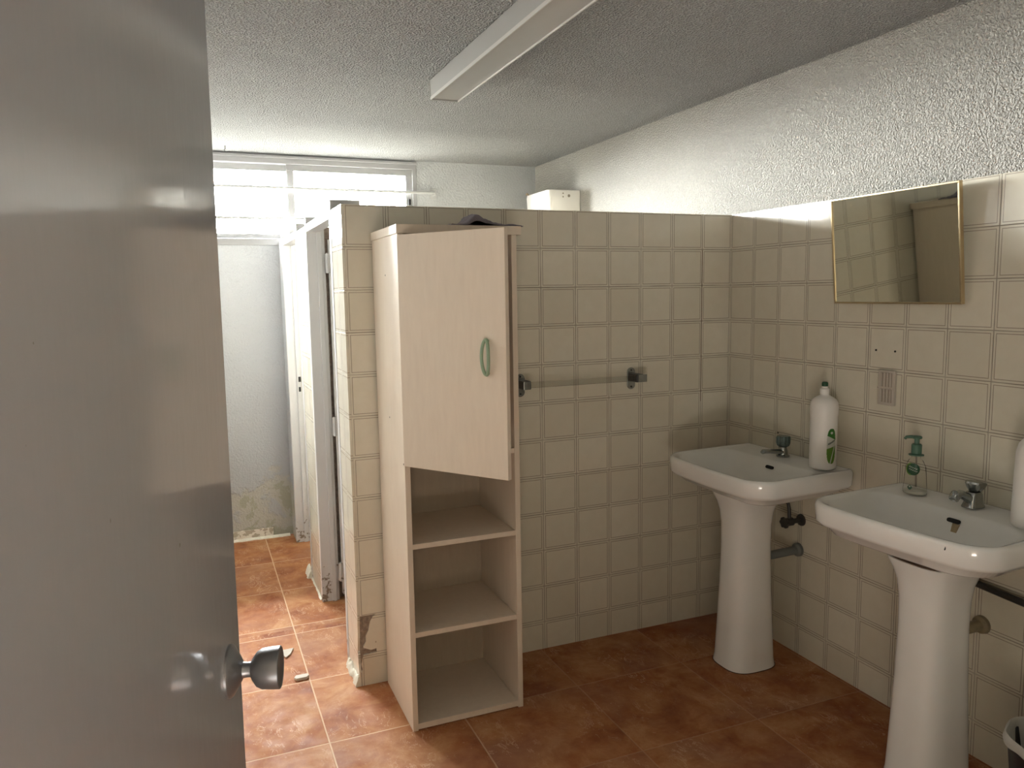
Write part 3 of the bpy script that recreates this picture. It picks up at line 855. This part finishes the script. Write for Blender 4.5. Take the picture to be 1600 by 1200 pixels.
WO = (-0.108, -1.412, 0.8005)
wb = empty('plastic_bottle', WO, 'plain white plastic bottle cut by the right edge of the photo', 'bottle')
b = B(); lathe(b, [(0.040, 0), (0.0465, 0.004), (0.0480, 0.012), (0.0455, 0.14), (0.0440, 0.20), (0.0380, 0.225), (0.024, 0.243), (0.016, 0.250), (0.0155, 0.262)], WO, (0, 0, 1), 48)
mk('body', b, M_PLWHITE, wb, smooth=True, angle=60)
b = B(); lathe(b, [(0.017, 0), (0.017, 0.020), (0.014, 0.023)], (WO[0], WO[1], WO[2]+0.262), (0, 0, 1), 28); mk('cap', b, M_PLWHITE, wb, smooth=True)

# ------------------------------------------------------------------ wall-hung things
# tilted brass-framed mirror
mw, mh, mt = 0.497, 0.362, 0.014
mir = empty('mirror', (-0.020, -0.868, 1.391), 'frameless-looking mirror in thin brass frame, leaning off the tiles above the sinks', 'mirror')
ml = math.radians(4.6)
def mpt(y, z, x): return (-(z*math.sin(ml))-x*math.cos(ml), y, z*math.cos(ml)-x*math.sin(ml))
def mbox(b, ya, yb, za, zb, xa, xb):
    vs = [b.verts.new(mpt(y, z, x)) for x in (xa, xb) for y in (ya, yb) for z in (za, zb)]
    for f in ((0, 1, 3, 2), (4, 6, 7, 5), (0, 4, 5, 1), (2, 3, 7, 6), (0, 2, 6, 4), (1, 5, 7, 3)): b.faces.new([vs[i] for i in f])
def mir_y(y, z): return y
b = B(); mbox(b, -mw/2+0.004, mw/2-0.004, 0.004, mh-0.004, 0.0, mt-0.004)
for v in b.verts: v.co.y += (v.co.z-mh/2)*0.015
g = mk('glass', b, M_MIRROR, None); g.parent = mir
b = B(); fw = 0.006
for (ya, yb, za, zb) in ((-mw/2, mw/2, 0, fw), (-mw/2, mw/2, mh-fw, mh), (-mw/2, -mw/2+fw, fw, mh-fw), (mw/2-fw, mw/2, fw, mh-fw)):
    mbox(b, ya, yb, za, zb, -0.001, mt)
for v in b.verts: v.co.y += (v.co.z-mh/2)*0.015
fr_ = mk('frame', b, M_GOLD, None, bevel=0.0012); fr_.parent = mir; fr_['label'] = 'thin brass frame'
b = B(); mbox(b, -0.02, 0.02, mh-0.06, mh-0.04, -0.046, -0.001); mbox(b, -0.15, 0.15, 0.0, 0.02, -0.016, -0.001)
for hk in mk_split('hanger', b, M_DARK, None): hk.parent = mir
mir['label'] = 'rectangular mirror in thin brass frame, tilted forward on the tiles above the sinks'

# towel rail on the partition
tr = empty('towel_rail', (-0.745, 0, 1.09), 'flat clear towel rail on two chrome holders, mounted on the tiled partition', 'towel rail')
def holder(x, s):
    b = B(); pl = []
    for i in range(40):
        q = 2*PI*i/40; c_, s_ = math.cos(q), math.sin(q)
        pl.append((x+0.019*c_, -0.0005, 1.089+math.copysign(0.026, s_)*(1 if abs(s_) > 1e-6 else 0)+0.019*s_))
    prism(b, pl, (0, -0.006, 0))
    h = mk('holder', b, M_CHROME, tr, bevel=0.002)
    b = B(); box(b, x-0.017, x+0.017, -0.075, -0.006, 1.079, 1.112); mk('arm', b, M_VALVE, h, bevel=0.004)
    b = B(); box(b, x-0.016 if s < 0 else x-0.010, x+0.030 if s > 0 else x+0.012, -0.079, -0.0755, 1.080, 1.111) ; mk('arm_cap', b, M_CHROME, h, bevel=0.001)
    b = B()
    for dz in (-0.034, 0.034): lathe(b, [(0.004, 0), (0.0035, 0.0015)], (x, -0.0065, 1.089+dz), (0, -1, 0), 12)
    mk_split('screw', b, M_DARK, h)
holder(-0.496, 1); holder(-0.992, -1)
b = B(); box(b, -0.975, -0.513, -0.066, -0.058, 1.084, 1.107); mk('rail', b, M_BARGLASS, tr, bevel=0.001)

# grooved plate on the tiles between the sinks
gp = empty('vent_plate', (0, -0.833, 1.108), 'small grooved beige plastic plate on the tiles below the mirror', 'plate')
b = B(); y0, y1, z0, z1 = -0.872, -0.806, 1.050, 1.168
box(b, -0.012, -0.0005, y0, y1, z0, z1); mk('plate', b, M_PLATE, gp, bevel=0.002)
b = B()
for i in range(4):
    yy = y0+0.0105+i*0.0125
    box(b, -0.0150, -0.012, yy, yy+0.0062, z0+0.010, 1.104); box(b, -0.0150, -0.012, yy, yy+0.0062, 1.112, z1-0.008)
mk_split('rib', b, M_PLATE, gp, bevel=0.001)
b = B(); box(b, -0.0126, -0.0121, y0+0.008, y0+0.056, z0+0.010, 1.104); box(b, -0.0126, -0.0121, y0+0.008, y0+0.056, 1.112, z1-0.008)
mk_split('groove', b, M_PLATED, gp)

# high cistern on the right wall above the stall
cs = empty('wall_cistern', (-0.1, 1.56, 1.60), 'white plastic flush cistern showing above the partition, high on the right wall', 'cistern')
b = B(); rs = []
for z_, y_a, y_b, dd in ((1.60, 1.42, 1.68, 0.170), (1.62, 1.405, 1.70, 0.182), (1.96, 1.392, 1.722, 0.204), (2.020, 1.390, 1.725, 0.207), (2.036, 1.393, 1.722, 0.204), (2.040, 1.40, 1.715, 0.195)):
    q = []
    for (cx_, cy_, a0) in ((-dd+0.025, y_a+0.025, PI), (-0.004, y_a+0.003, 1.5*PI), (-0.004, y_b-0.003, 0), (-dd+0.025, y_b-0.025, 0.5*PI)):
        r_ = 0.025 if cx_ < -0.02 else 0.003
        for i in range(7): t = a0+0.5*PI*i/6; q.append((cx_+r_*math.cos(t), cy_+r_*math.sin(t), z_))
    rs.append(q)
rings(b, rs); mk('tank', b, M_PLWHITE, cs, smooth=True, angle=30)
b = B()
for (x_, z_) in ((-0.113, 2.018), (-0.113, 1.998)): lathe(b, [(0.0045, 0), (0.0045, 0.002)], (x_, 1.3915, z_), (0, -1, 0), 10)
lathe(b, [(0.009, 0), (0.008, 0.003)], (-0.075, 1.3915, 2.005), (0, -1, 0), 14)
mk_split('screw', b, M_PLATED, cs)
b = B(); tube(b, [(-0.19, 1.70, 2.035), (-0.20, 1.715, 2.052), (-0.198, 1.73, 2.046)], 0.005, 8); mk('lever', b, M_OLDPIPE, cs, smooth=True)

# pipes
vl = empty('stop_valve', (0, -0.457, 0.56), 'dark angle stop valve with hose on the wall under the corner sink', 'valve')
b = B(); lathe(b, [(0.024, 0), (0.022, 0.006), (0.010, 0.008), (0.010, 0.045), (0.016, 0.046), (0.016, 0.075), (0.010, 0.078)], (-0.0008, -0.457, 0.548), (-1, 0, 0), 20)
mk('body', b, M_VALVE, vl, smooth=True)
b = B(); lathe(b, [(0.020, 0), (0.020, 0.012), (0.012, 0.014)], (-0.078, -0.457, 0.548), (-1, 0, -0.1), 24, 1, 0.12, 6); mk('handwheel', b, M_VALVE, vl, smooth=True)
b = B(); tube(b, [(-0.060, -0.457, 0.556), (-0.062, -0.456, 0.60), (-0.064, -0.452, 0.622), (-0.085, -0.440, 0.640), (-0.120, -0.428, 0.645)], 0.007, 12); mk('hose', b, M_VALVE, vl, smooth=True)
wp = empty('waste_pipe', (0, -0.45, 0.42), 'grey waste pipe running from corner sink pedestal into the side wall', 'pipe')
b = B(); tube(b, [(-0.001, -0.447, 0.426), (-0.06, -0.445, 0.424), (-0.14, -0.44, 0.420)], 0.0165, 18); mk('pipe', b, M_PIPE, wp, smooth=True)
b = B(); lathe(b, [(0.027, 0), (0.026, 0.012), (0.018, 0.018)], (-0.0008, -0.447, 0.426), (-1, 0, 0), 24); mk('flange', b, M_PIPE, wp, smooth=True)
wp = empty('waste_pipe', (0, -1.21, 0.42), 'short stained brown waste pipe behind pedestal of the sink cut by frame edge', 'pipe')
b = B(); tube(b, [(-0.001, -1.215, 0.428), (-0.06, -1.213, 0.426), (-0.14, -1.21, 0.42)], 0.0165, 18); mk('pipe', b, M_OLDPIPE, wp, smooth=True)
b = B(); lathe(b, [(0.028, 0), (0.026, 0.010), (0.018, 0.016)], (-0.0008, -1.215, 0.428), (-1, 0, 0), 24); mk('flange', b, M_OLDPIPE, wp, smooth=True)
sp_ = empty('supply_pipe', (0, -1.3, 0.55), 'black supply pipe running along the side wall behind the right-hand pedestal', 'pipe')
b = B(); tube(b, [(-0.018, -1.165, 0.575), (-0.020, -1.20, 0.556), (-0.020, -1.35, 0.548), (-0.020, -1.75, 0.540)], 0.0105, 12); mk('pipe', b, M_VALVE, sp_, smooth=True)
b = B(); lathe(b, [(0.015, 0), (0.017, 0.01), (0.017, 0.03), (0.012, 0.034)], (-0.020, -1.165, 0.556), (0, 0, 1), 16)
mk('coupling', b, M_VALVE, sp_, smooth=True)
bx('clip', M_VALVE, (-0.020, -0.0005, -1.452, -1.445, 0.536, 0.556), sp_)

# waste bin at the right frame edge
BC = (-0.205, -1.595)
wb = empty('waste_bin', (BC[0], BC[1], 0), 'black waste bin with pale liner, cut by the bottom right corner', 'bin')
b = B(); lathe(b, [(0.092, 0), (0.095, 0.004), (0.122, 0.285), (0.128, 0.290), (0.128, 0.300), (0.121, 0.300), (0.118, 0.290), (0.090, 0.012)], (BC[0], BC[1], 0.0005), (0, 0, 1), 48)
mk('bucket', b, M_BLACK, wb, smooth=True)
b = B(); rs = []
for r_, z_ in ((0.1305, 0.288), (0.1320, 0.299), (0.129, 0.306), (0.124, 0.311), (0.118, 0.304), (0.108, 0.20), (0.098, 0.06)):
    rs.append([(BC[0]+(r_+0.0018*math.sin(9*t+z_*60))*math.cos(t), BC[1]+(r_+0.0018*math.sin(9*t+z_*60))*math.sin(t), z_+(0.003*math.sin(5*t)+0.0015*math.sin(11*t+1) if z_ > 0.25 else 0)) for t in [2*PI*i/96 for i in range(96)]])
rings(b, rs, False, False); mk('liner', b, M_LINER, wb, smooth=True)

# ------------------------------------------------------------------ ceiling batten lamp (off)
lamp = empty('ceiling_light', (-1.19, -0.39, HC), 'long unlit white batten light fixed to the ceiling', 'ceiling light')
LY0, LY1 = -1.03, 0.235
b = B(); prism(b, [(-1.250, LY0, 2.266), (-1.247, LY0, 2.198), (-1.138, LY0, 2.198), (-1.135, LY0, 2.266)], (0, LY1-LY0, 0)); mk('housing', b, M_LAMP, lamp, bevel=0.001)
b = B(); box(b, -1.249, -1.2455, LY0-0.002, LY1+0.003, 2.1925, 2.204); box(b, -1.139, -1.1355, LY0-0.002, LY1+0.003, 2.1925, 2.204); mk_split('lip', b, M_LAMPE, lamp)
b = B(); prism(b, [(-1.252, LY1, 2.264), (-1.249, LY1, 2.193), (-1.136, LY1, 2.193), (-1.133, LY1, 2.264)], (0, 0.004, 0)); prism(b, [(-1.252, LY0-0.004, 2.264), (-1.249, LY0-0.004, 2.193), (-1.136, LY0-0.004, 2.193), (-1.133, LY0-0.004, 2.264)], (0, 0.004, 0))
mk_split('end_cap', b, M_LAMP, lamp)
b = B(); box(b, -1.24, -1.145, LY0+0.02, LY1-0.02, 2.266, HC); mk('mounting', b, M_DARK, lamp)
b = B(); tube(b, [(-1.93, 1.86, HC), (-1.93, 1.86, 2.252), (-1.937, 1.86, 2.246), (-1.930, 1.86, 2.240)], 0.002, 8)
hk = mk('ceiling_hook', b, M_VALVE, smooth=True); tag(hk, 'tiny dark hook in the ceiling in front of the window', 'hook')

# ------------------------------------------------------------------ debris on the floor
b = B(); prism(b, [(-1.905, 0.415, 0.0005), (-1.846, 0.418, 0.0005), (-1.862, 0.370, 0.0005), (-1.884, 0.342, 0.0005)], (0, 0, 0.007))
sd = mk('tile_shard', b, M_SHARD, bevel=0.001); tag(sd, 'flat triangular pale tile shard lying behind the door knob', 'tile shard', 'broken bits on the floor')
b = B(); prism(b, [(-1.875, 0.150, 0.0005), (-1.866, 0.166, 0.0005), (-1.823, 0.165, 0.0005), (-1.819, 0.150, 0.0005), (-1.830, 0.136, 0.0005), (-1.868, 0.136, 0.0005)], (0, 0, 0.011))
sd = mk('tile_shard', b, M_SHARD, bevel=0.002); tag(sd, 'narrow elongated pale shard lying on the long floor joint', 'tile shard', 'broken bits on the floor')
